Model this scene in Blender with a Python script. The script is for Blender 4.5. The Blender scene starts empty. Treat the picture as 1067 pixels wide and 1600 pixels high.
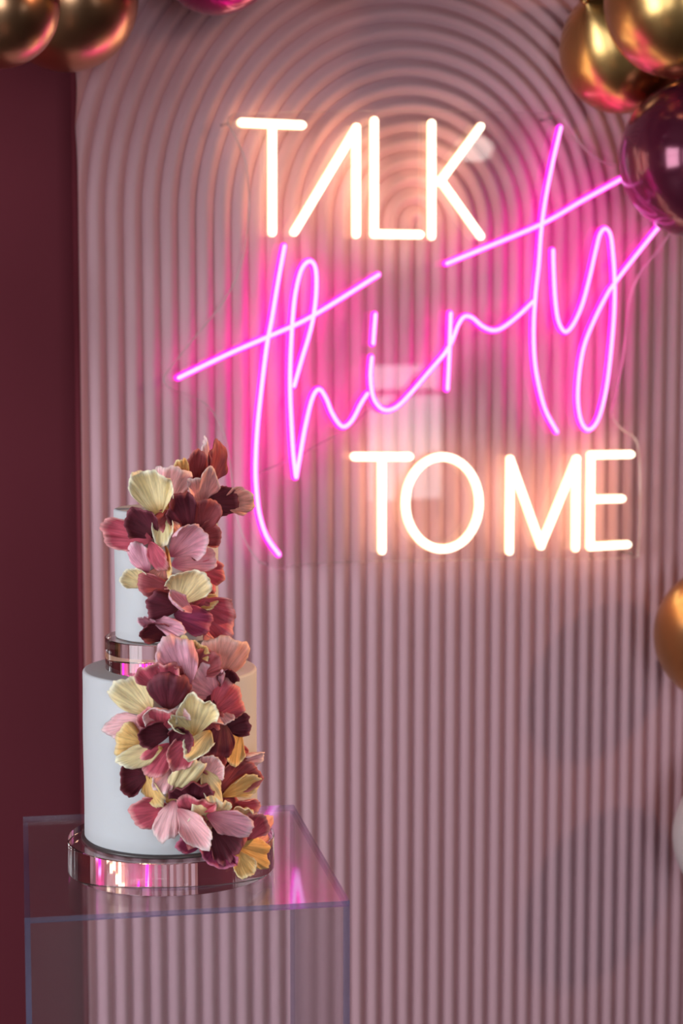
import bpy, bmesh, math, random
from mathutils import Vector, Matrix, noise

S = bpy.context.scene
COL = S.collection
R = math.radians

# ------------------------------------------------------------------ camera
F = 2900.0                                   # focal length in pixels of the 1067x1600 frame
PITCH = R(5.61)
CAM = Vector((0, 0, 1.425))
cd = bpy.data.cameras.new('camera'); cam = bpy.data.objects.new('camera', cd); COL.objects.link(cam)
cd.sensor_fit = 'VERTICAL'; cd.sensor_height = 36; cd.sensor_width = 24
cd.lens = F / 1600 * 36
cam.location = CAM; cam.rotation_euler = (R(90) - PITCH, 0, 0)
cd.clip_start = .05; cd.clip_end = 60
cd.dof.use_dof = True; cd.dof.focus_distance = 1.86; cd.dof.aperture_fstop = 6.7
S.camera = cam

def ray(px, py):
    d = Vector(((px - 533.5) / F, -(py - 800) / F, -1))
    return Matrix.Rotation(R(90) - PITCH, 3, 'X') @ d
def at_depth(px, py, z): return CAM + ray(px, py) * z
def at_plane(px, py, p, n):
    d = ray(px, py); return CAM + d * ((p - CAM).dot(n) / d.dot(n))

# the backdrop wall stands at 25 degrees to the view
YAW = R(25)
U = Vector((math.cos(YAW), math.sin(YAW), 0)); N = Vector((math.sin(YAW), -math.cos(YAW), 0)); Z = Vector((0, 0, 1))
ARCH = at_depth(647, 349.3, 2.9)
def W(u, n, z): return Vector((ARCH.x, ARCH.y, 0)) + U * u + N * n + Z * z
ROOM = Matrix.Translation(W(0, 0, 0)) @ Matrix.Rotation(YAW, 4, 'Z')   # local (u, -n, z)

# ------------------------------------------------------------------ world, window light, exposure
wd = bpy.data.worlds.new('world'); S.world = wd; wd.use_nodes = True
wd.node_tree.nodes['Background'].inputs[0].default_value = (.75, .85, 1, 1)
wd.node_tree.nodes['Background'].inputs[1].default_value = .6
def window_light(name, u, n, z, w, h, facing, power, col=(.93, .96, 1)):
    l = bpy.data.lights.new(name, 'AREA'); l.shape = 'RECTANGLE'; l.size = w; l.size_y = h; l.energy = power; l.color = col
    o = bpy.data.objects.new(name, l); COL.objects.link(o); o.location = W(u, n, z)
    o.rotation_euler = (facing.to_track_quat('-Z', 'Y')).to_euler()
    return o
# added warm fill spot, unseen, brightens the cake's right side (its housing is built further down)
SPOT = W(2.3, 1.75, 2.62); CAKE_AT = W(-.62, .80, 1.1)
sl = bpy.data.lights.new('warm_fill_spot', 'SPOT'); sl.energy = 470; sl.color = (1, .55, .30); sl.spot_size = R(27); sl.spot_blend = .9; sl.shadow_soft_size = .16
so = bpy.data.objects.new('warm_fill_spot', sl); COL.objects.link(so); so.location = SPOT
so.rotation_euler = (CAKE_AT - SPOT).to_track_quat('-Z', 'Y').to_euler()
SPOT2 = W(2.5, 3.3, 2.62); ARCH_AT = W(.30, 0, 1.90)  # second added fill spot, unseen, warms the arch and its grooves
sl2 = bpy.data.lights.new('warm_fill_spot_arch', 'SPOT'); sl2.energy = 95; sl2.color = (1, .50, .30); sl2.spot_size = R(58); sl2.spot_blend = 1; sl2.shadow_soft_size = .16
so2 = bpy.data.objects.new('warm_fill_spot_arch', sl2); COL.objects.link(so2); so2.location = SPOT2
so2.rotation_euler = (ARCH_AT - SPOT2).to_track_quat('-Z', 'Y').to_euler()
# windows: (u centre, n centre, z centre, width, height, side)
WINS = [('left', -3.17, 1.35, 1.45, 1.3, 1.7), ('left', -3.17, 3.05, 1.45, 1.3, 1.7),
        ('front', -1.6, 5.47, 1.45, 1.2, 1.7), ('front', 2.72, 5.47, .93, .50, .74)]
POW = [56, 22, 45, 5]
for k, (sd, u, n, z, w, h) in enumerate(WINS):
    window_light('daylight_%d' % (k + 1), u, n, z, w, h, U if sd == 'left' else -N, POW[k])

vs = S.view_settings
vs.view_transform = 'Standard'; vs.look = 'None'; vs.gamma = 1; vs.exposure = 0; vs.use_curve_mapping = False
cy = S.cycles
cy.max_bounces = 18; cy.transmission_bounces = 16; cy.transparent_max_bounces = 24; cy.glossy_bounces = 8; cy.diffuse_bounces = 5
cy.sample_clamp_indirect = 6; cy.use_denoising = True; cy.blur_glossy = .3

# ------------------------------------------------------------------ helpers
def tag(o, label=None, cat=None, group=None, kind=None):
    if label: o['label'] = label
    if cat: o['category'] = cat
    if group: o['group'] = group
    if kind: o['kind'] = kind
    return o
def empty(name, loc, rz=0):
    o = bpy.data.objects.new(name, None); COL.objects.link(o); o.location = loc; o.rotation_euler = (0, 0, rz)
    o.empty_display_size = .05
    return o
def link(name, me, mats, parent=None, smooth=True):
    if not isinstance(mats, (list, tuple)): mats = [mats]
    for m in mats: me.materials.append(m)
    if smooth:
        for p in me.polygons: p.use_smooth = True
    o = bpy.data.objects.new(name, me); COL.objects.link(o)
    if parent is not None:
        o.parent = parent
        # vertices are given in world space: undo the parent's placement
        M = parent_world(parent)
        me.transform(M.inverted())
    return o
def parent_world(o):
    M = o.matrix_basis.copy()
    while o.parent: o = o.parent; M = o.matrix_basis @ M
    return M
def mesh(name, verts, faces):
    me = bpy.data.meshes.new(name); me.from_pydata([tuple(v) for v in verts], [], faces); me.update(); return me
def frombm(name, bm):
    bmesh.ops.recalc_face_normals(bm, faces=bm.faces)
    me = bpy.data.meshes.new(name); bm.to_mesh(me); bm.free(); return me
def box_bm(lo, hi, M=None, bevel=0):
    bm = bmesh.new(); bmesh.ops.create_cube(bm, size=1)
    lo = Vector(lo); hi = Vector(hi); c = (lo + hi) / 2; s = hi - lo
    for v in bm.verts: v.co = Vector((v.co.x * s.x, v.co.y * s.y, v.co.z * s.z)) + c
    if bevel: bmesh.ops.bevel(bm, geom=bm.edges[:], offset=bevel, segments=2, affect='EDGES', profile=.5)
    if M is not None: bm.transform(M)
    return bm
def lathe(name, prof, c, seg=96, wob=None):
    verts, faces = [], []
    n = len(prof)
    for i in range(seg):
        a = 2 * math.pi * i / seg
        for (r, z) in prof:
            rr = r + (wob(a, z) if wob and r > .01 else 0)
            verts.append((c.x + rr * math.cos(a), c.y + rr * math.sin(a), c.z + z))
    for i in range(seg):
        j = (i + 1) % seg
        for k in range(n - 1):
            faces.append((i * n + k, j * n + k, j * n + k + 1, i * n + k + 1))
    me = mesh(name, verts, faces)
    bm = bmesh.new(); bm.from_mesh(me); bmesh.ops.remove_doubles(bm, verts=bm.verts, dist=1e-6)
    bpy.data.meshes.remove(me)
    return frombm(name, bm)
def arc(cx, cz, r, a0, a1, n):
    return [(cx + r * math.cos(R(a0 + (a1 - a0) * i / n)), cz + r * math.sin(R(a0 + (a1 - a0) * i / n))) for i in range(n + 1)]

# ------------------------------------------------------------------ materials
def newmat(name):
    m = bpy.data.materials.new(name); m.use_nodes = True
    return m, m.node_tree, m.node_tree.nodes, m.node_tree.links
def princ(name, col, rough=.5, metal=0, spec=.5, noise_amt=0, noise_scale=8, bump=0, bump_scale=200, sss=0, coat=0):
    m, t, ns, ls = newmat(name); b = ns['Principled BSDF']
    b.inputs['Base Color'].default_value = (*col, 1); b.inputs['Roughness'].default_value = rough
    b.inputs['Metallic'].default_value = metal; b.inputs['Specular IOR Level'].default_value = spec
    if coat: b.inputs['Coat Weight'].default_value = coat; b.inputs['Coat Roughness'].default_value = .08
    if sss:
        b.inputs['Subsurface Weight'].default_value = sss; b.inputs['Subsurface Scale'].default_value = .006
        b.inputs['Subsurface Radius'].default_value = (1, .7, .5)
    tc = ns.new('ShaderNodeTexCoord')
    if noise_amt:
        nz = ns.new('ShaderNodeTexNoise'); nz.inputs['Scale'].default_value = noise_scale; nz.inputs['Detail'].default_value = 4
        ls.new(tc.outputs['Object'], nz.inputs['Vector'])
        mx = ns.new('ShaderNodeMix'); mx.data_type = 'RGBA'
        mx.inputs[6].default_value = (*[c * (1 - noise_amt) for c in col], 1); mx.inputs[7].default_value = (*[min(1, c * (1 + noise_amt)) for c in col], 1)
        ls.new(nz.outputs['Fac'], mx.inputs[0]); ls.new(mx.outputs[2], b.inputs['Base Color'])
    if bump:
        nb = ns.new('ShaderNodeTexNoise'); nb.inputs['Scale'].default_value = bump_scale; nb.inputs['Detail'].default_value = 3
        ls.new(tc.outputs['Object'], nb.inputs['Vector'])
        bp = ns.new('ShaderNodeBump'); bp.inputs['Strength'].default_value = bump; bp.inputs['Distance'].default_value = .002
        ls.new(nb.outputs['Fac'], bp.inputs['Height']); ls.new(bp.outputs[0], b.inputs['Normal'])
    return m
def sheet_glass(name, tint=(1, 1, 1), f0=.04, haze=0, hazecol=(1, 1, 1), rough=.01):
    """thin clear acrylic sheet: clear transmission plus Fresnel reflection and a little surface haze"""
    m, t, ns, ls = newmat(name); ns.remove(ns['Principled BSDF']); out = ns['Material Output']
    tr = ns.new('ShaderNodeBsdfTransparent'); tr.inputs[0].default_value = (*tint, 1)
    gl = ns.new('ShaderNodeBsdfGlossy'); gl.inputs['Roughness'].default_value = rough
    lw = ns.new('ShaderNodeLayerWeight'); lw.inputs['Blend'].default_value = .5
    p = ns.new('ShaderNodeMath'); p.operation = 'POWER'; p.inputs[1].default_value = 5; ls.new(lw.outputs['Facing'], p.inputs[0])
    q = ns.new('ShaderNodeMath'); q.operation = 'MULTIPLY_ADD'; q.inputs[1].default_value = 1 - f0; q.inputs[2].default_value = f0
    ls.new(p.outputs[0], q.inputs[0])
    mx = ns.new('ShaderNodeMixShader'); ls.new(q.outputs[0], mx.inputs[0]); ls.new(tr.outputs[0], mx.inputs[1]); ls.new(gl.outputs[0], mx.inputs[2])
    last = mx
    if haze:
        df = ns.new('ShaderNodeBsdfDiffuse'); df.inputs[0].default_value = (*hazecol, 1)
        tc = ns.new('ShaderNodeTexCoord'); nz = ns.new('ShaderNodeTexNoise'); nz.inputs['Scale'].default_value = 9; nz.inputs['Detail'].default_value = 6
        ls.new(tc.outputs['Object'], nz.inputs['Vector'])
        mr = ns.new('ShaderNodeMapRange'); mr.inputs[1].default_value = .35; mr.inputs[2].default_value = .75; mr.inputs[3].default_value = haze * .5; mr.inputs[4].default_value = haze * 1.5
        ls.new(nz.outputs['Fac'], mr.inputs[0])
        m2 = ns.new('ShaderNodeMixShader'); ls.new(mr.outputs[0], m2.inputs[0]); ls.new(mx.outputs[0], m2.inputs[1]); ls.new(df.outputs[0], m2.inputs[2])
        last = m2
    ls.new(last.outputs[0], out.inputs[0])
    return m
def thick_glass(name, col=(1, 1, 1), ior=1.49, rough=0):
    m, t, ns, ls = newmat(name); b = ns['Principled BSDF']
    b.inputs['Base Color'].default_value = (*col, 1); b.inputs['Transmission Weight'].default_value = 1
    b.inputs['Roughness'].default_value = rough; b.inputs['IOR'].default_value = ior
    return m
def emit(name, col, strength):
    m, t, ns, ls = newmat(name); b = ns['Principled BSDF']
    b.inputs['Base Color'].default_value = (*[min(1, c) for c in col], 1); b.inputs['Roughness'].default_value = .4
    b.inputs['Emission Color'].default_value = (*col, 1); b.inputs['Emission Strength'].default_value = strength
    return m
def petal_mat(name, base, edge, deep):
    """sugar petal: radial veins from the base, paler rim, deeper throat"""
    m, t, ns, ls = newmat(name); b = ns['Principled BSDF']
    b.inputs['Roughness'].default_value = .62; b.inputs['Specular IOR Level'].default_value = .25
    b.inputs['Subsurface Weight'].default_value = .12; b.inputs['Subsurface Scale'].default_value = .003
    uv = ns.new('ShaderNodeUVMap'); uv.uv_map = 'UVMap'
    oi = ns.new('ShaderNodeObjectInfo')
    sx = ns.new('ShaderNodeSeparateXYZ'); ls.new(uv.outputs[0], sx.inputs[0])
    cm = ns.new('ShaderNodeCombineXYZ'); a1 = ns.new('ShaderNodeMath'); a1.operation = 'MULTIPLY'; a1.inputs[1].default_value = 17
    a2 = ns.new('ShaderNodeMath'); a2.operation = 'MULTIPLY'; a2.inputs[1].default_value = 1.3
    a3 = ns.new('ShaderNodeMath'); a3.operation = 'MULTIPLY'; a3.inputs[1].default_value = 40
    ls.new(sx.outputs[0], a1.inputs[0]); ls.new(sx.outputs[1], a2.inputs[0]); ls.new(oi.outputs['Random'], a3.inputs[0])
    ls.new(a1.outputs[0], cm.inputs[0]); ls.new(a2.outputs[0], cm.inputs[1]); ls.new(a3.outputs[0], cm.inputs[2])
    nz = ns.new('ShaderNodeTexNoise'); nz.inputs['Scale'].default_value = 1.6; nz.inputs['Detail'].default_value = 5; nz.inputs['Roughness'].default_value = .6
    ls.new(cm.outputs[0], nz.inputs['Vector'])
    cr = ns.new('ShaderNodeValToRGB'); e = cr.color_ramp.elements
    e[0].position = .05; e[0].color = (*deep, 1); e[1].position = .97; e[1].color = (*edge, 1)
    k = e.new(.35); k.color = (*base, 1); k = e.new(.86); k.color = (*base, 1)
    ls.new(sx.outputs[1], cr.inputs[0])
    hs = ns.new('ShaderNodeMapRange'); hs.inputs[1].default_value = .3; hs.inputs[2].default_value = .7; hs.inputs[3].default_value = .66; hs.inputs[4].default_value = 1.22
    ls.new(nz.outputs['Fac'], hs.inputs[0])
    hv = ns.new('ShaderNodeHueSaturation'); ls.new(cr.outputs[0], hv.inputs['Color']); ls.new(hs.outputs[0], hv.inputs['Value'])
    ls.new(hv.outputs[0], b.inputs['Base Color'])
    bp = ns.new('ShaderNodeBump'); bp.inputs['Strength'].default_value = .55; bp.inputs['Distance'].default_value = .0012
    ls.new(nz.outputs['Fac'], bp.inputs['Height']); ls.new(bp.outputs[0], b.inputs['Normal'])
    return m

M_ripple = princ('ripple_paint', (.72, .44, .50), .6, spec=.2, noise_amt=.05, noise_scale=3)
M_burg = princ('burgundy_paint', (.20, .033, .050), .7, spec=.2, noise_amt=.12, noise_scale=2)
M_wall = princ('room_paint', (.15, .10, .095), .8, noise_amt=.05)
M_ceil = princ('ceiling_paint', (.10, .075, .06), .8, noise_amt=.05)
M_floor = princ('floor_stone', (.09, .07, .065), .5, noise_amt=.15, noise_scale=4)
M_frame = princ('window_paint', (.05, .05, .05), .4, noise_amt=.05)
M_pane = sheet_glass('window_pane')
M_sign = sheet_glass('sign_acrylic', (1, .998, .998), .036)
M_signedge = sheet_glass('sign_acrylic_edge', (.95, .9, .9), .08, .55, (.95, .85, .82), .2)
M_plinth = sheet_glass('plinth_acrylic', (.985, .98, .99), .032, .002, (.75, .7, .85), .05)
M_plinthtop = sheet_glass('plinth_top_acrylic', (.985, .975, .985), .036, .006, (.85, .7, .8), .035)
M_plinthedge = sheet_glass('plinth_acrylic_edge', (.62, .60, .78), .08, .16, (.36, .38, .62), .12)  # bluish edge colour stands in for the sky window mirrored there
M_disc = thick_glass('disc_acrylic', (1, .985, .98))
M_icing = princ('white_icing', (.61, .62, .645), .55, spec=.3, noise_amt=.015, noise_scale=12, bump=.25, bump_scale=60, sss=.15)
M_card = princ('dark_cake_card', (.06, .045, .045), .3, noise_amt=.1)
M_chrome = princ('standoff_chrome', (.8, .8, .8), .15, 1, noise_amt=.02)
M_cord = sheet_glass('clear_cord', (.93, .9, .9), .05, .15, (.9, .8, .8), .2)
WARM = (1, .70, .40); PINK = (1, .006, .52)
M_wjacket = emit('warm_neon_jacket', WARM, 3.4)
M_wfront = emit('warm_neon_jacket_front', WARM, 2.2)
M_wcore = emit('warm_neon_core', (1, .86, .64), 2.6)
M_pjacket = emit('pink_neon_jacket', PINK, 4.6)
M_pfront = emit('pink_neon_jacket_front', (1, .02, .72), 1.5)
M_pcore = emit('pink_neon_core', (1, .40, .93), 1.7)
M_gold = princ('gold_chrome_latex', (.62, .38, .14), .27, 1, noise_amt=.04)
M_rosegold = princ('rose_gold_chrome_latex', (.60, .33, .18), .28, 1, noise_amt=.04)
M_plum = princ('plum_chrome_latex', (.15, .022, .055), .16, .55, noise_amt=.06, coat=.3)
M_mag = princ('magenta_chrome_latex', (.30, .03, .12), .15, .85, noise_amt=.05)
M_white = princ('white_latex', (.72, .66, .64), .3, noise_amt=.03)

# ------------------------------------------------------------------ room shell (walls run with the backdrop)
def wallbox(name, u0, u1, n0, n1, z0, z1, mat):
    o = link(name, frombm(name, box_bm((u0, -n1, z0), (u1, -n0, z1), ROOM)), mat, smooth=False); tag(o, kind='structure'); return o
wallbox('floor', -3.4, 3.6, -.4, 5.7, -.1, 0, M_floor)
wallbox('ceiling', -3.4, 3.6, -.4, 5.7, 2.9, 3.0, M_ceil)
wallbox('wall_back', -3.4, 3.6, -.4, -.14, 0, 2.9, M_burg)
wallbox('wall_right', 3.4, 3.6, -.14, 5.5, 0, 2.9, M_wall)
def wall_with_openings(name, side, wins):
    bm = bmesh.new()
    lo, hi = ((-.14, 5.5) if side == 'left' else (-3.4, 3.6))
    cuts = sorted((c - w / 2, c + w / 2, z - h / 2, z + h / 2) for (c, z, w, h) in wins)
    def put(a, b, z0, z1):
        if b - a < 1e-4 or z1 - z0 < 1e-4: return
        bx = box_bm((-3.4, -b, z0), (-3.2, -a, z1), ROOM) if side == 'left' else box_bm((a, -5.7, z0), (b, -5.5, z1), ROOM)
        me = frombm('x', bx); bm.from_mesh(me); bpy.data.meshes.remove(me)
    x = lo
    for (a, b, z0, z1) in cuts:
        put(x, a, 0, 2.9); put(a, b, 0, z0); put(a, b, z1, 2.9); x = b
    put(x, hi, 0, 2.9)
    tag(link(name, frombm(name, bm), M_wall, smooth=False), kind='structure')
wall_with_openings('wall_left', 'left', [(n, z, w, h) for (s, u, n, z, w, h) in WINS if s == 'left'])
wall_with_openings('wall_front', 'front', [(u, z, w, h) for (s, u, n, z, w, h) in WINS if s == 'front'])
for k, (sd, u, n, z, w, h) in enumerate(WINS):
    def bx(a0, a1, z0, z1, d0, d1):
        if sd == 'left': return box_bm((-3.2 - d1, -(n + a1), z0), (-3.2 - d0, -(n + a0), z1), ROOM)
        return box_bm((u + a0, -(5.5 + d1), z0), (u + a1, -(5.5 + d0), z1), ROOM)
    t = .045
    wo = tag(link('window_%d' % (k + 1), frombm('pane', bx(-w / 2, w / 2, z - h / 2, z + h / 2, .12, .126)), M_pane, smooth=False), kind='structure')
    for nm, a in (('frame_rail', (-w / 2, w / 2, z - h / 2, z - h / 2 + t)), ('frame_rail', (-w / 2, w / 2, z + h / 2 - t, z + h / 2)),
                  ('frame_stile', (-w / 2, -w / 2 + t, z - h / 2 + t, z + h / 2 - t)), ('frame_stile', (w / 2 - t, w / 2, z - h / 2 + t, z + h / 2 - t)),
                  ('glazing_bar', (-w / 2 + t, w / 2 - t, z + .18, z + .21))):
        link(nm, frombm(nm, bx(*a, -.06, .1)), M_frame, wo, smooth=False)

# ------------------------------------------------------------------ ripple backdrop: nested arched ribs on a board
PCH = .028; HW = PCH * 19.5; NRIB = 28; DEEP = .0095
backdrop = tag(empty('ripple_backdrop', W(0, 0, 0), YAW), 'dusty pink ripple backdrop panel with nested arched ribs behind the neon sign', 'backdrop')
AZ = ARCH.z
def rib_path(r, narc=40):
    if r < 1e-4: r = 1e-4
    if r <= HW: a0 = 0.0
    else: a0 = math.acos(HW / r)
    pts = []
    x0, z0 = r * math.cos(a0), AZ + r * math.sin(a0)
    pts.append((x0, 0.0) if r <= HW else (x0, z0))
    for i in range(narc + 1):
        a = a0 + (math.pi - 2 * a0) * i / narc
        pts.append((r * math.cos(a), AZ + r * math.sin(a)))
    pts.append((-x0, 0.0) if r <= HW else (-x0, z0))
    return pts
for k in range(NRIB):
    verts, faces = [], []
    r0, r1 = k * PCH, (k + 1) * PCH
    NS = 14
    rows = []
    rr = [r0 + (r1 - r0) * i / NS for i in range(NS + 1)]
    if r0 < HW < r1: rr = sorted(rr + [HW + 1e-5])
    for r in rr:
        t = (r - k * PCH) / PCH
        h = DEEP * (.5 - .5 * math.cos(2 * math.pi * t)) ** .6 + .0005
        rows.append([W(u, h, z) for (u, z) in rib_path(r)])
    # flat back so the rib is a solid strip on the board
    rows.append([W(u, -.001, z) for (u, z) in rib_path(rr[-1])]); rows.insert(0, [W(u, -.001, z) for (u, z) in rib_path(rr[0])])
    n = len(rows[0])
    for row in rows: verts += row
    for i in range(len(rows) - 1):
        for j in range(n - 1):
            faces.append((i * n + j, i * n + j + 1, (i + 1) * n + j + 1, (i + 1) * n + j))
    me = mesh('rib', verts, faces); bm = bmesh.new(); bm.from_mesh(me); bpy.data.meshes.remove(me)
    link('rib', frombm('rib', bm), M_ripple, backdrop)
# board behind the ribs
bmb = bmesh.new()
outline = [(HW, 0)] + [(NRIB * PCH * math.cos(a), AZ + NRIB * PCH * math.sin(a)) for a in [math.acos(HW / (NRIB * PCH)) + (math.pi - 2 * math.acos(HW / (NRIB * PCH))) * i / 30 for i in range(31)]] + [(-HW, 0)]
fv = [bmb.verts.new(W(u, -.0005, z)) for u, z in outline]; bv = [bmb.verts.new(W(u, -.018, z)) for u, z in outline]
bmb.faces.new(fv); bmb.faces.new(bv[::-1])
for i in range(len(fv)):
    j = (i + 1) % len(fv); bmb.faces.new((fv[i], bv[i], bv[j], fv[j]))
link('backing_board', frombm('backing_board', bmb), M_burg, backdrop, smooth=False)

# ------------------------------------------------------------------ neon sign on clear acrylic, in front of the backdrop
SN = .045                                          # distance of the acrylic front face from the board
sign = tag(empty('neon_sign', W(0, SN, AZ - .4), YAW), 'lit neon sign with warm white capitals and pink script on clear acrylic', 'neon sign')
SP = W(0, SN, 0)
def sp(px, py): 
    p = at_plane(px, py, SP, N) - SP
    return (p.dot(U), p.z)
def catmull(pts, sub=7):
    out = []
    for i in range(len(pts) - 1):
        p0, p1, p2, p3 = pts[max(i - 1, 0)], pts[i], pts[i + 1], pts[min(i + 2, len(pts) - 1)]
        for k in range(sub):
            t = k / sub
            out.append(tuple(.5 * (2 * b + (c - a) * t + (2 * a - 5 * b + 4 * c - d) * t * t + (3 * b - a - 3 * c + d) * t ** 3) for a, b, c, d in zip(p0, p1, p2, p3)))
    out.append(pts[-1]); return out
def tube(bm, path, w, n0, n1, closed=False, seg=10):
    """flex of width w whose section reaches from n0 (on the acrylic) to n1, with rounded ends"""
    P = [Vector(p) for p in path]
    rings = []
    def tang(i):
        if closed: d = P[(i + 1) % len(P)] - P[i - 1]
        else: d = P[min(i + 1, len(P) - 1)] - P[max(i - 1, 0)]
        return d.normalized()
    stations = [(P[i], tang(i), 1.0) for i in range(len(P))]
    if not closed:
        pre, post = [], []
        for a in (80, 55, 28):
            pre.append((P[0] - tang(0) * (w / 2) * math.sin(R(a)), tang(0), math.cos(R(a))))
            post.insert(0, (P[-1] + tang(len(P) - 1) * (w / 2) * math.sin(R(a)), tang(len(P) - 1), math.cos(R(a))))
        stations = pre + stations + post
    for (p, t, s) in stations:
        side = Vector((-t.y, t.x)); ring = []
        for k in range(seg):
            a = 2 * math.pi * k / seg
            q = p + side * (w / 2 * s * math.cos(a)); n = (n0 + n1) / 2 + (n1 - n0) / 2 * (.35 + .65 * s) * math.sin(a)
            ring.append(bm.verts.new(W(q.x, SN + n, q.y)))
        rings.append(ring)
    m = len(rings)
    for i in range(m if closed else m - 1):
        a, b = rings[i], rings[(i + 1) % m]
        for k in range(seg): bm.faces.new((a[k], a[(k + 1) % seg], b[(k + 1) % seg], b[k]))
    if not closed: bm.faces.new(rings[0]); bm.faces.new(rings[-1][::-1])
MPP = 2.75 / F
def letter(name, label, strokes, w, mj, mc, corefrac, smooth=False, closed=False, pixels=True):
    bj, bc = bmesh.new(), bmesh.new()
    for st in strokes:
        path = [sp(*p) for p in st]
        if smooth: path = catmull(path)
        tube(bj, path, w, .0005, w * .95, closed); tube(bc, path, w * corefrac, w * .45, w * 1.03, closed)
    me = frombm(name, bj)
    for p in me.polygons: p.material_index = 1 if p.normal.dot(N) > -.15 else 0     # back faces glow stronger, added to lift the halo on the wall
    o = link(name, me, [mj, M_wfront if mj is M_wjacket else M_pfront], sign); o['label'] = label
    link('lit_core', frombm('lit_core', bc), mc, o)
WW = 15 * MPP; PW = 12 * MPP
def wl(ch, *st): letter('warm_letter', 'warm white neon capital letter ' + ch, st, WW, M_wjacket, M_wcore, .88)
wl('T', [(374.4, 192.4), (468, 196.4)], [(422, 198), (422, 363)])
wl('A', [(456.5, 362.5), (552.8, 200.5)], [(552.8, 200.5), (552.8, 366)])
wl('L', [(581, 190), (581, 366)], [(581, 366), (652, 367)])
wl('K', [(670.5, 194), (670.5, 369)], [(746.5, 199), (683, 285)], [(684.5, 282), (746.5, 369)])
wl('T', [(550.5, 713), (635.5, 713)], [(593, 716), (593, 859)])
letter('warm_letter', 'warm white neon capital letter O', [[(687.3 + 57.3 * math.cos(R(a)), 785.2 + 71.8 * math.sin(R(a))) for a in range(0, 360, 6)]], WW, M_wjacket, M_wcore, .88, closed=True)
wl('M', [(791.7, 860), (793, 717)], [(793, 717), (841, 852)], [(841, 852), (896.5, 716.5)], [(896, 717), (894.8, 855)])
wl('E', [(981, 709.5), (919, 710.5)], [(919, 710.5), (917.7, 853.5)], [(917.7, 853.5), (975.5, 850)], [(921, 779.5), (967, 778.5)])
def c1(*p): return [(250 + x / 2.371, 360 + y / 2.371) for x, y in p]
def c2(*p): return [(640 + x / 2.461, 250 + y / 2.461) for x, y in p]
def pl(ch, *st): letter('script_letter', 'pink neon script letter ' + ch, st, PW, M_pjacket, M_pcore, .60, smooth=True)
pl('t with long crossbar', c1((452, 60), (430, 180), (405, 330), (388, 420), (370, 560), (352, 730), (345, 880), (350, 980), (362, 1060), (388, 1135), (432, 1198)),
   c1((62, 545), (250, 455), (400, 390), (550, 320), (800, 165)))
pl('h', c1((488, 575), (515, 480), (545, 380), (562, 300), (570, 210), (566, 140), (545, 115), (515, 145), (493, 230), (482, 330), (474, 480), (473, 600), (478, 720), (485, 830), (494, 912)),
   c1((496, 912), (510, 830), (530, 720), (555, 620), (580, 588), (605, 620), (630, 680), (665, 725), (700, 705), (735, 640), (758, 605)))
pl('i', c1((775, 470), (770, 540), (778, 610), (800, 650), (830, 665), (870, 650), (920, 600), (980, 530), (1045, 455)), c1((788, 312), (785, 350), (780, 418)))
pl('r', c2((147, 590), (142, 740), (135, 880)), c2((118, 752), (150, 700), (175, 635), (200, 602), (230, 607), (270, 640), (310, 655), (350, 642), (410, 595), (462, 545)))
pl('t with rising crossbar', [(871.3, 200), (860, 248), (848, 308), (841, 358), (837, 412.5), (831.8, 461), (829, 514), (831, 567), (839, 611.6), (849, 644), (865.5, 674)],
   [(694, 412), (762, 384), (843, 349.6), (905, 314), (966, 280)])
pl('y with looped tail', c2((540, 348), (542, 430), (548, 540), (560, 620), (585, 660), (615, 635), (650, 560), (680, 450), (705, 340), (720, 285), (740, 265), (760, 290), (770, 370), (775, 450), (775, 560), (765, 700), (745, 870), (715, 990), (680, 1035), (650, 1010), (635, 930), (640, 820), (660, 710), (700, 610), (745, 520), (775, 475), (840, 390), (945, 258)))
# clear acrylic cut to the outline of the words
OUT = [(365, 178), (500, 174), (640, 173), (780, 175), (866, 178), (890, 196), (915, 232), (950, 256), (990, 264), (1010, 290), (1040, 325), (1052, 352), (1035, 385), (1003, 425), (985, 470), (978, 540), (966, 610), (958, 648), (975, 672), (998, 694), (1002, 780), (999, 858), (985, 872), (860, 874), (700, 876), (560, 878), (470, 882), (435, 889), (405, 876), (382, 840), (368, 790), (362, 735), (352, 680), (330, 638), (298, 618), (266, 606), (257, 592), (268, 574), (310, 522), (350, 472), (376, 420), (389, 350), (390, 290), (384, 248), (370, 215), (357, 190)]
oc = catmull([sp(*p) for p in OUT] + [sp(*OUT[0])], 4)[:-1]
bm = bmesh.new()
fr = [bm.verts.new(W(u, SN, z)) for u, z in oc]; bk = [bm.verts.new(W(u, SN - .008, z)) for u, z in oc]
f1 = bm.faces.new(fr); f2 = bm.faces.new(bk)
for i in range(len(fr)):
    j = (i + 1) % len(fr); f = bm.faces.new((fr[i], bk[i], bk[j], fr[j])); f.material_index = 1
bmesh.ops.triangulate(bm, faces=[f1, f2])
link('acrylic_backing', frombm('acrylic_backing', bm), [M_sign, M_signedge], sign, smooth=False)
for p in ((866, 184), (360, 192), (992, 866), (420, 882)):
    u, z = sp(*p); bm = bmesh.new()
    bmesh.ops.create_cone(bm, cap_ends=True, segments=20, radius1=.0025, radius2=.0025, depth=SN - .010)
    bm.transform(Matrix.Translation(W(u, SN / 2 - .003, z)) @ Matrix.Rotation(YAW, 4, 'Z') @ Matrix.Rotation(R(90), 4, 'X'))
    link('standoff', frombm('standoff', bm), M_cord, sign)
cordp = catmull([sp(*p) for p in ((399, 742), (430, 730), (470, 712), (510, 690), (545, 672), (580, 640))])
bm = bmesh.new(); tube(bm, cordp, .003, -.010, -.007, seg=6); link('clear_cord', frombm('clear_cord', bm), M_cord, sign)

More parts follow.
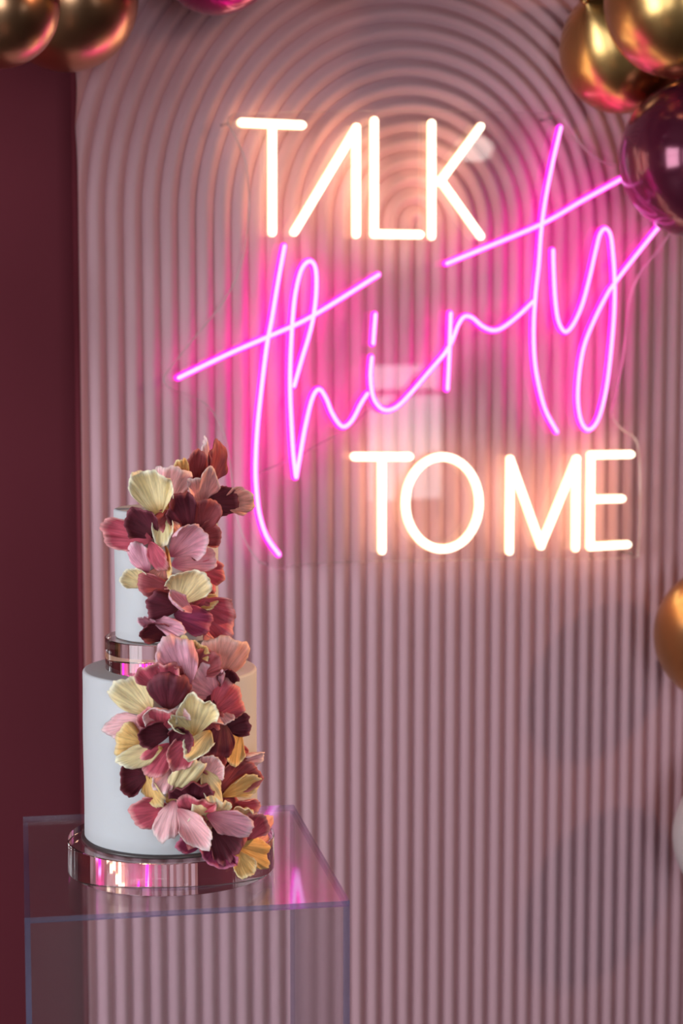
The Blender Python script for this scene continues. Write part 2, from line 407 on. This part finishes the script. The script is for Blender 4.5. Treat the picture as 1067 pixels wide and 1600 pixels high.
# ------------------------------------------------------------------ acrylic plinth
PZ = 0.90
pc = [at_plane(*p, Vector((0, 0, PZ)), Z) for p in ((38.7, 1275), (460.6, 1258), (543.5, 1405), (35, 1437))]   # BL BR FR FL
pcen = sum(pc, Vector()) / 4
ex = ((pc[1] - pc[0]) + (pc[2] - pc[3])); lx = ex.length / 2; ex.normalize()
ey0 = ((pc[0] - pc[3]) + (pc[1] - pc[2])); ly = ey0.length / 2
ang = (math.atan2(ex.y, ex.x) + math.atan2(ey0.y, ey0.x) - math.pi / 2) / 2
PM = Matrix.Translation((pcen.x, pcen.y, 0)) @ Matrix.Rotation(ang, 4, 'Z')
plinth = tag(empty('acrylic_plinth', (pcen.x, pcen.y, 0), ang), 'tall clear acrylic box plinth with bluish edges under the cake', 'plinth')
T = .0052
def panel(name, lo, hi, thin, face=None):
    bm = box_bm(lo, hi); 
    for f in bm.faces:
        f.normal_update()
        if abs(f.normal[thin]) < .5: f.material_index = 1
    bm.transform(PM); link(name, frombm(name, bm), [face or M_plinth, M_plinthedge], plinth, smooth=False)
hx, hy = lx / 2, ly / 2
panel('top_panel', (-hx, -hy, PZ - T), (hx, hy, PZ), 2, M_plinthtop)
zt = PZ - T - .0003
panel('side_panel', (-hx, -hy, 0), (hx, -hy + T, zt), 1)
panel('side_panel', (-hx, hy - T, 0), (hx, hy, zt), 1)
panel('side_panel', (-hx, -hy + T + .0002, 0), (-hx + T, hy - T - .0002, zt), 0)
panel('side_panel', (hx - T, -hy + T + .0002, 0), (hx, hy - T - .0002, zt), 0)

# ------------------------------------------------------------------ cake board and cake
CC = at_plane(268, 1353, Vector((0, 0, PZ)), Z)        # where the board's centre stands
def dep(p): return (Matrix.Rotation(R(90) - PITCH, 3, 'X').inverted() @ (p - CAM)).z * -1
CD = dep(CC); PX = CD / F                              # metres per pixel at the cake
BR_, BH = 160.5 * PX, 49.5 * PX
def disc_prof(r, h, bv=.0007):
    return [(0, 0), (r - bv, 0), (r, bv), (r, h - bv), (r - bv, h), (0, h)]
board = tag(link('cake_board', lathe('cake_board', disc_prof(BR_, BH), CC + Z * .0004, 160), M_disc, smooth=False),
            'thick clear acrylic disc board under the white cake', 'cake board')
cake = tag(empty('tiered_cake', CC + Z * (BH + .0006)), 'two tier white cake with a cascade of pink, ivory and burgundy petals', 'cake')
CB = CC + Z * (BH + .0006)
CARD = .0028
link('cake_card', lathe('cake_card', disc_prof(139 * PX, CARD), CB, 128), M_card, cake)
R1 = 134.0 * PX; H1 = 259 * PX
def tier_prof(r, h, e=.003):
    return [(0, 0), (r - .001, 0), (r, .001)] + [(r, h * k / 12) for k in range(1, 12)] + arc(r - e, h - e, e, 0, 90, 6) + [(r * .6, h + .0003), (0, h)]
def wob(seed, amp):
    return lambda a, z: amp * noise.noise(Vector((math.cos(a) * 2 + seed, math.sin(a) * 2, z * 14)))
Z1 = CB + Z * (CARD + .0003)
t1 = link('lower_tier', lathe('lower_tier', tier_prof(R1, H1), Z1, 128, wob(3, .0006)), M_icing, cake); t1['label'] = 'wide smooth white lower cake tier'
Z2 = Z1 + Z * (H1 + .0006)
R2 = 97 * PX * .985; H2 = 49 * PX
# the upper part sits slightly to the left of the lower tier's axis, as in the photograph
OFF = Vector((-3.5 * PX, 0, 0))
sepd = link('tier_separator', lathe('tier_separator', disc_prof(R2, H2), Z2 + OFF, 140), M_disc, cake, smooth=False); sepd['label'] = 'clear acrylic disc between the two cake tiers'
Z3 = Z2 + OFF + Z * (H2 + .0005)
R3 = 80.5 * PX * .985; H3 = 197 * PX
t2 = link('upper_tier', lathe('upper_tier', tier_prof(R3, H3, .0025), Z3, 112, wob(9, .0009)), M_icing, cake); t2['label'] = 'narrow white upper cake tier'

# ------------------------------------------------------------------ sugar petals
PM_ = {
 'IV': petal_mat('ivory_petal', (.92, .75, .42), (.97, .88, .66), (.72, .42, .14)),
 'YE': petal_mat('mustard_petal', (.82, .51, .19), (.92, .70, .38), (.52, .25, .06)),
 'PK': petal_mat('pale_pink_petal', (.93, .50, .53), (.97, .70, .70), (.64, .21, .25)),
 'SA': petal_mat('salmon_petal', (.90, .40, .34), (.95, .58, .50), (.64, .18, .16)),
 'MV': petal_mat('mauve_petal', (.84, .38, .49), (.93, .58, .66), (.50, .11, .20)),
 'RS': petal_mat('rose_petal', (.58, .10, .15), (.80, .33, .34), (.30, .038, .06)),
 'DR': petal_mat('dusky_rose_petal', (.36, .07, .085), (.55, .18, .19), (.15, .024, .032)),
 'BG': petal_mat('burgundy_petal', (.125, .018, .034), (.26, .065, .09), (.06, .009, .016)),
 'MG': petal_mat('plum_petal', (.30, .04, .11), (.52, .16, .27), (.12, .015, .04)),
}
PLAB = {'IV': 'ivory', 'YE': 'mustard yellow', 'PK': 'pale pink', 'SA': 'salmon pink', 'MV': 'mauve pink', 'RS': 'deep rose', 'DR': 'dusky rose', 'BG': 'dark burgundy', 'MG': 'plum'}
def on_cyl(px, py, c, r):
    d = ray(px, py); ox, oy = CAM.x - c.x, CAM.y - c.y
    A = d.x ** 2 + d.y ** 2; B = ox * d.x + oy * d.y; C_ = ox * ox + oy * oy - r * r
    D = B * B - A * C_
    t = (-B - math.sqrt(D)) / A if D > 0 else -B / A
    return CAM + d * t
def petal(b, t, w, col, c, r, lb, lt, seed, roll=0, cup=.25, curl=.1, ruf=1.0):
    rnd = random.Random(seed)
    pb = on_cyl(b[0], b[1], c, r + lb); pt = on_cyl(t[0], t[1], c, r + lt)
    Y = pt - pb; L = Y.length; Y.normalize()
    mid = (pb + pt) / 2; out = Vector((mid.x - c.x, mid.y - c.y, 0)).normalized()
    out = (out * .45 + Vector((-.08, -1, .12)) * .55)
    Nn = (out - Y * out.dot(Y)).normalized(); Nn = Matrix.Rotation(R(roll), 3, Y) @ Nn
    X = Y.cross(Nn)
    Wd = w * PX * 1.16; pb = pb - Y * L * .06; L *= 1.08
    ph = [rnd.uniform(0, 6.28) for _ in range(6)]
    f1, f2 = rnd.uniform(3.5, 5.5), rnd.uniform(8, 13)
    asym = rnd.uniform(-.15, .15); a_r = ruf * rnd.uniform(.045, .085); back = rnd.choice((-1, 1)) * rnd.uniform(.08, .30)
    na, nl = 30, 14
    top, bot, uvs = [], [], []
    th = .00055
    grid = []
    for i in range(nl + 1):
        s = i / nl
        row = []
        for j in range(na + 1):
            q = -1 + 2 * j / na
            th_ = q * R(108)
            edge = 1 + .045 * math.sin(f1 * q + ph[0]) + .03 * math.sin(f2 * q + ph[1]) + .016 * math.sin(31 * q + ph[2])
            x = Wd / 2 * math.sin(th_) * (s ** .8 * edge * .96 + .06 * (1 - s))
            y = L * s * edge * (.58 + .44 * math.cos(th_) + asym * q * s)
            z = cup * Wd * q * q * s * .6 + curl * L * (s * s - s * .6) - .08 * Wd * math.exp(-(q / .16) ** 2) * s * (1 - s)
            z += a_r * Wd * s ** 2.4 * (math.sin(f1 * 1.4 * q + ph[4]) + .7 * math.sin(f2 * 1.2 * q + ph[5]) + .25 * math.sin(24 * q + ph[1]))
            z += back * L * max(0, (s - .66) / .34) ** 2 * (.55 + .45 * math.sin(2.6 * q + ph[2]))
            row.append((x, y, z))
        grid.append(row)
    P = [[pb + X * x + Y * y + Nn * z for (x, y, z) in row] for row in grid]
    nr = na + 1
    verts, uv = [], []
    for side in (1, -1):
        for i in range(nl + 1):
            for j in range(nr):
                du = P[i][min(j + 1, na)] - P[i][max(j - 1, 0)]; dv = P[min(i + 1, nl)][j] - P[max(i - 1, 0)][j]
                nn = du.cross(dv); nn = nn.normalized() if nn.length > 1e-12 else Nn
                verts.append(P[i][j] + nn * (th * side * (1 if 0 < i < nl and 0 < j < na else .5)))
                rim = max(i / nl, 0) if abs(-1 + 2 * j / na) < .93 else max(i / nl, .55 + .4 * i / nl)
                uv.append((j / na, rim))
    faces = []; o2 = (nl + 1) * nr
    for i in range(nl):
        for j in range(na):
            a = i * nr + j
            faces.append((a, a + 1, a + nr + 1, a + nr)); faces.append((o2 + a, o2 + a + nr, o2 + a + nr + 1, o2 + a + 1))
    for j in range(na):
        for i in (0, nl):
            a = i * nr + j; f = (a, a + 1, o2 + a + 1, o2 + a); faces.append(f if i == nl else f[::-1])
    for i in range(nl):
        for j in (0, na):
            a = i * nr + j; f = (a, o2 + a, o2 + a + nr, a + nr); faces.append(f if j == na else f[::-1])
    me = mesh('petal', verts, faces)
    ul = me.uv_layers.new(name='UVMap')
    for lp in me.loops: ul.data[lp.index].uv = uv[lp.vertex_index]
    o = link('petal', me, PM_[col], cake); o['label'] = PLAB[col] + ' ruffled sugar petal'
# (base x, base y, tip x, tip y, width, colour, layer, roll) in 3.334x pixels of the upper tier's flower fall
UP = [(560,310,555,150,120,'DR',-2,-10),(605,260,625,88,75,'PK',-1,35),(640,305,690,110,135,'DR',-1,10),(492,290,465,188,70,'YE',-2,0),
 (590,420,582,245,160,'PK',0,0),(405,410,445,235,165,'PK',-1,0),(360,470,290,240,185,'IV',0,8),(700,420,845,400,140,'SA',-1,0),(610,415,768,405,145,'BG',0,0),
 (520,560,455,385,160,'BG',1,0),(575,560,615,400,150,'DR',0,0),(560,600,675,565,120,'DR',0,0),(405,415,440,585,60,'SA',2,50),(388,425,378,648,95,'IV',3,0),
 (340,590,215,465,150,'BG',1,0),(310,610,76,560,140,'RS',2,0),(430,690,575,535,160,'MV',1,20),(300,775,225,645,110,'MV',1,0),(315,630,385,760,95,'RS',3,20),
 (395,650,432,805,60,'YE',2,60),(285,850,192,770,120,'IV',0,0),(440,740,640,690,150,'MV',0,0),(530,760,680,850,180,'RS',0,0),(470,935,560,765,200,'IV',2,0),
 (420,870,258,850,120,'DR',1,0),(460,960,305,950,140,'BG',2,0),(535,985,388,890,70,'MV',3,30),(545,955,725,1060,190,'RS',1,0),(680,1000,738,1010,70,'YE',-1,0),
 (450,1000,632,1060,130,'MG',2,0),(335,1030,490,1095,85,'MV',3,-25),(405,1120,272,1060,120,'BG',2,0),(335,1060,260,1012,55,'MV',2,0),(600,1110,700,1170,150,'PK',-1,0),
 (545,940,660,930,70,'YE',0,0),(480,640,600,610,150,'BG',-1,0),(380,760,330,880,140,'SA',-1,0),(520,860,600,1000,170,'DR',-1,0),(440,470,380,560,140,'DR',-1,0)]
# the same in 3.138x pixels of the lower tier's flower fall
LO = [(575,285,485,60,165,'MV',2,0),(590,140,610,70,150,'YE',0,0),(715,250,795,62,200,'SA',0,0),(615,230,700,125,150,'DR',1,0),(445,290,415,180,195,'RS',2,0),
 (540,280,500,195,80,'DR',1,0),(480,395,478,260,185,'BG',3,0),(390,420,232,258,165,'IV',1,0),(710,330,630,215,175,'MV',0,0),(785,300,735,195,90,'BG',0,0),
 (700,420,825,310,180,'RS',1,0),(725,410,740,482,115,'PK',1,0),(600,520,640,318,165,'IV',3,0),(480,455,470,375,190,'PK',2,0),(365,460,172,510,120,'PK',0,0),
 (440,510,415,405,165,'RS',2,0),(480,520,328,530,115,'BG',3,0),(500,590,590,495,120,'BG',2,0),(350,570,226,555,160,'YE',1,0),(440,595,245,665,100,'IV',3,10),
 (600,515,465,445,70,'IV',3,20),(680,515,580,650,120,'IV',2,20),(745,475,728,630,135,'BG',2,0),(765,500,872,455,105,'BG',0,0),(830,520,765,665,110,'YE',0,0),
 (490,580,375,715,125,'RS',2,0),(590,550,500,685,120,'RS',3,0),(495,685,425,805,95,'PK',2,0),(372,720,240,745,155,'BG',2,0),(365,705,440,880,80,'YE',2,30),
 (480,850,630,670,120,'IV',3,20),(598,860,590,735,185,'BG',4,0),(655,705,722,858,100,'IV',3,-20),(660,745,715,630,120,'PK',2,0),(735,810,900,680,140,'DR',1,0),
 (775,695,920,612,90,'PK',0,20),(755,825,915,730,95,'YE',2,20),(480,890,310,930,150,'RS',2,0),(505,860,445,1038,120,'PK',3,15),(535,900,682,1065,120,'PK',5.5,0),
 (610,905,620,842,175,'RS',3,0),(690,935,660,870,190,'IV',3,0),(820,940,830,880,130,'IV',3,0),(680,925,880,990,120,'MV',5,0),(775,885,918,868,80,'RS',2,20),
 (850,1045,925,905,120,'RS',2,0),(875,1070,1012,985,160,'SA',1,0),(660,1050,530,1062,90,'MG',2,0),(710,980,800,1130,150,'BG',3,0),(725,1070,700,1168,190,'MG',3,0),
 (820,1075,1005,1145,125,'YE',3,0),(820,1100,875,1222,95,'YE',3,0),(700,560,640,700,160,'DR',0,0),(560,700,600,820,170,'DR',0,0),(700,820,760,960,190,'DR',0,0),
 (660,300,600,420,170,'BG',-1,0),(450,620,520,760,170,'BG',-1,0),(640,420,700,520,160,'DR',-1,0),(760,560,840,700,140,'DR',-1,0),(560,960,640,1040,150,'DR',0,0),(770,980,850,1060,150,'DR',0,0)]
for k, (bx_, by_, tx_, ty_, w_, col_, lay, roll) in enumerate(UP):
    s = 3.334; lb = .004 + .0035 * max(lay, -1); lt = .014 + .005 * lay
    by2, ty2 = 660 + by_ / s, 660 + ty_ / s
    if by_ < 430: lb -= .020; lt -= .012
    petal((140 + bx_ / s, by2), (140 + tx_ / s, ty2), w_ / s, col_, Z3, R3, lb, lt, 100 + k, roll, cup=[.22, -.18, .3, .12][k % 4], curl=[.18, -.1, .1, .25][k % 4])
for k, (bx_, by_, tx_, ty_, w_, col_, lay, roll) in enumerate(LO):
    s = 3.138; lb = .004 + .0035 * max(lay, -1); lt = .014 + .005 * lay
    if by_ > 960: lb = max(lb, .012)
    if ty_ > 1030: lt = max(lt, .027); lb = max(lb, .018)
    petal((110 + bx_ / s, 980 + by_ / s), (110 + tx_ / s, 980 + ty_ / s), w_ / s, col_, Z1, R1, lb, lt, 300 + k, roll, cup=[.22, .3, -.18, .12][k % 4], curl=[.1, .18, -.1, .22][k % 4])

# ------------------------------------------------------------------ balloons
def balloon(label, px, py, rpx, depth, mat, tilt, spin):
    r = rpx * depth / F; c = at_depth(px, py, depth)
    o = tag(empty('balloon', c), label, 'balloon', 'balloons of the garland')
    prof = []
    for i in range(33):
        a = math.pi * i / 32                          # 0 at the neck (-Z), pi at the crown
        rr = math.sin(a); zz = -math.cos(a)
        if a < 1.0: 
            q = (1 - a / 1.0); zz -= .22 * q ** 2; rr = max(rr, .05) if i else .04
        prof.append((r * rr if i < 32 else 0, r * zz))
    Mx = Matrix.Translation(c) @ Matrix.Rotation(R(spin), 4, 'Z') @ Matrix.Rotation(R(tilt), 4, 'X')
    me = lathe('skin', prof, Vector((0, 0, 0)), 64); me.transform(Mx); link('skin', me, mat, o)
    kn = lathe('knot', [(.0, -1.30 * r), (.075 * r, -1.32 * r), (.08 * r, -1.28 * r), (.045 * r, -1.25 * r), (.05 * r, -1.22 * r), (.03 * r, -1.19 * r)], Vector((0, 0, 0)), 20)
    kn.transform(Mx); link('knot', kn, mat, o)
    return o
balloon('rose gold chrome balloon overlapping the browner one above the burgundy wall', -4, 8, 97, 2.26, M_rosegold, -150, 20)
balloon('bronze gold chrome balloon half behind the rose gold one, over the panel corner', 102, -4, 114, 2.50, M_rosegold, -160, -30)
balloon('magenta chrome balloon whose underside dips over the arch ribs', 338, -80, 101, 2.50, M_mag, -170, 10)
balloon('tall gold chrome balloon behind the gold one above the plum balloon', 972, 78, 98, 2.90, M_gold, -120, -40)
balloon('gold chrome balloon in front, resting on top of the plum balloon', 1062, 3, 118, 2.70, M_gold, -130, -60)
balloon('glossy dark plum balloon touching the pink script of the sign', 1092, 246, 124, 2.82, M_plum, 100, -60)
balloon('gold balloon low beside the backdrop ribs, above the white one', 1131, 992, 109, 2.99, M_gold, 90, -80)
balloon('white balloon lowest beside the backdrop ribs', 1168, 1308, 116, 3.0, M_white, 90, -80)

# garland balloons that go on above and beside the frame; they shade the top of the backdrop
for lab, px, py, rp, dp, mt in (('burgundy chrome balloon of the garland beside the rose gold one', -140, 190, 112, 2.36, M_mag), ('large gold chrome balloon of the garland above the panel corner', 85, -310, 130, 2.42, M_gold),
        ('pearl white balloon of the garland above the arch', 330, -370, 115, 2.40, M_white), ('large plum balloon of the garland above the arch top', 575, -165, 135, 2.55, M_plum),
        ('gold balloon of the garland right of the arch top', 800, -190, 120, 2.7, M_gold), ('white balloon of the garland under the burgundy one', -260, 470, 115, 2.34, M_white),
        ('rose gold balloon of the garland beyond the burgundy one', -470, -20, 105, 2.20, M_rosegold), ('gold chrome balloon of the garland above the rose gold ones', -170, -110, 130, 2.36, M_gold)):
    balloon(lab, px, py, rp, dp, mt, -170, 15)
# ------------------------------------------------------------------ added fill spotlights, and the room's pendant lamp
for (pos, target, lab) in ((SPOT, CAKE_AT, 'added black fill spotlight, unseen, aimed at the cake'), (SPOT2, ARCH_AT, 'added black fill spotlight, unseen, aimed at the arch of the backdrop')):
    sp_o = tag(empty('added_fill_spotlight', pos), lab, 'spotlight', 'added fill spotlights')
    aim = (target - pos).normalized(); Mq = Matrix.Translation(pos) @ aim.to_track_quat('-Z', 'Y').to_matrix().to_4x4()
    me = lathe('housing', [(.17, -.02), (.18, -.02), (.18, .12), (.10, .17), (0, .17), (0, .165), (.095, .165), (.17, .115), (.17, -.02)], Vector((0, 0, 0)), 40); me.transform(Mq)
    link('housing', me, M_frame, sp_o)
    link('bracket', frombm('bracket', box_bm((-.015, -.015, .17), (.015, .015, 2.9 - pos.z), Matrix.Translation(pos))), M_frame, sp_o, smooth=False)
h = at_plane(742, 236, SP, N); d = (h - CAM).normalized(); d = d - N * (2 * d.dot(N))
LP = h + d * 2.75
pend = tag(empty('pendant_lamp', LP), 'small white pendant lamp hanging opposite the neon sign', 'lamp')
M_shade = emit('lamp_shade', (1, .93, .85), 7)
me = lathe('shade', [(0, .045), (.03, .042), (.055, .025), (.062, 0), (.055, -.018), (.03, -.028), (0, -.03)], LP, 32); link('shade', me, M_shade, pend)
link('hanging_cord', frombm('hanging_cord', box_bm((-.003, -.003, .045), (.003, .003, 2.9 - LP.z), Matrix.Translation(LP))), M_frame, pend, smooth=False)
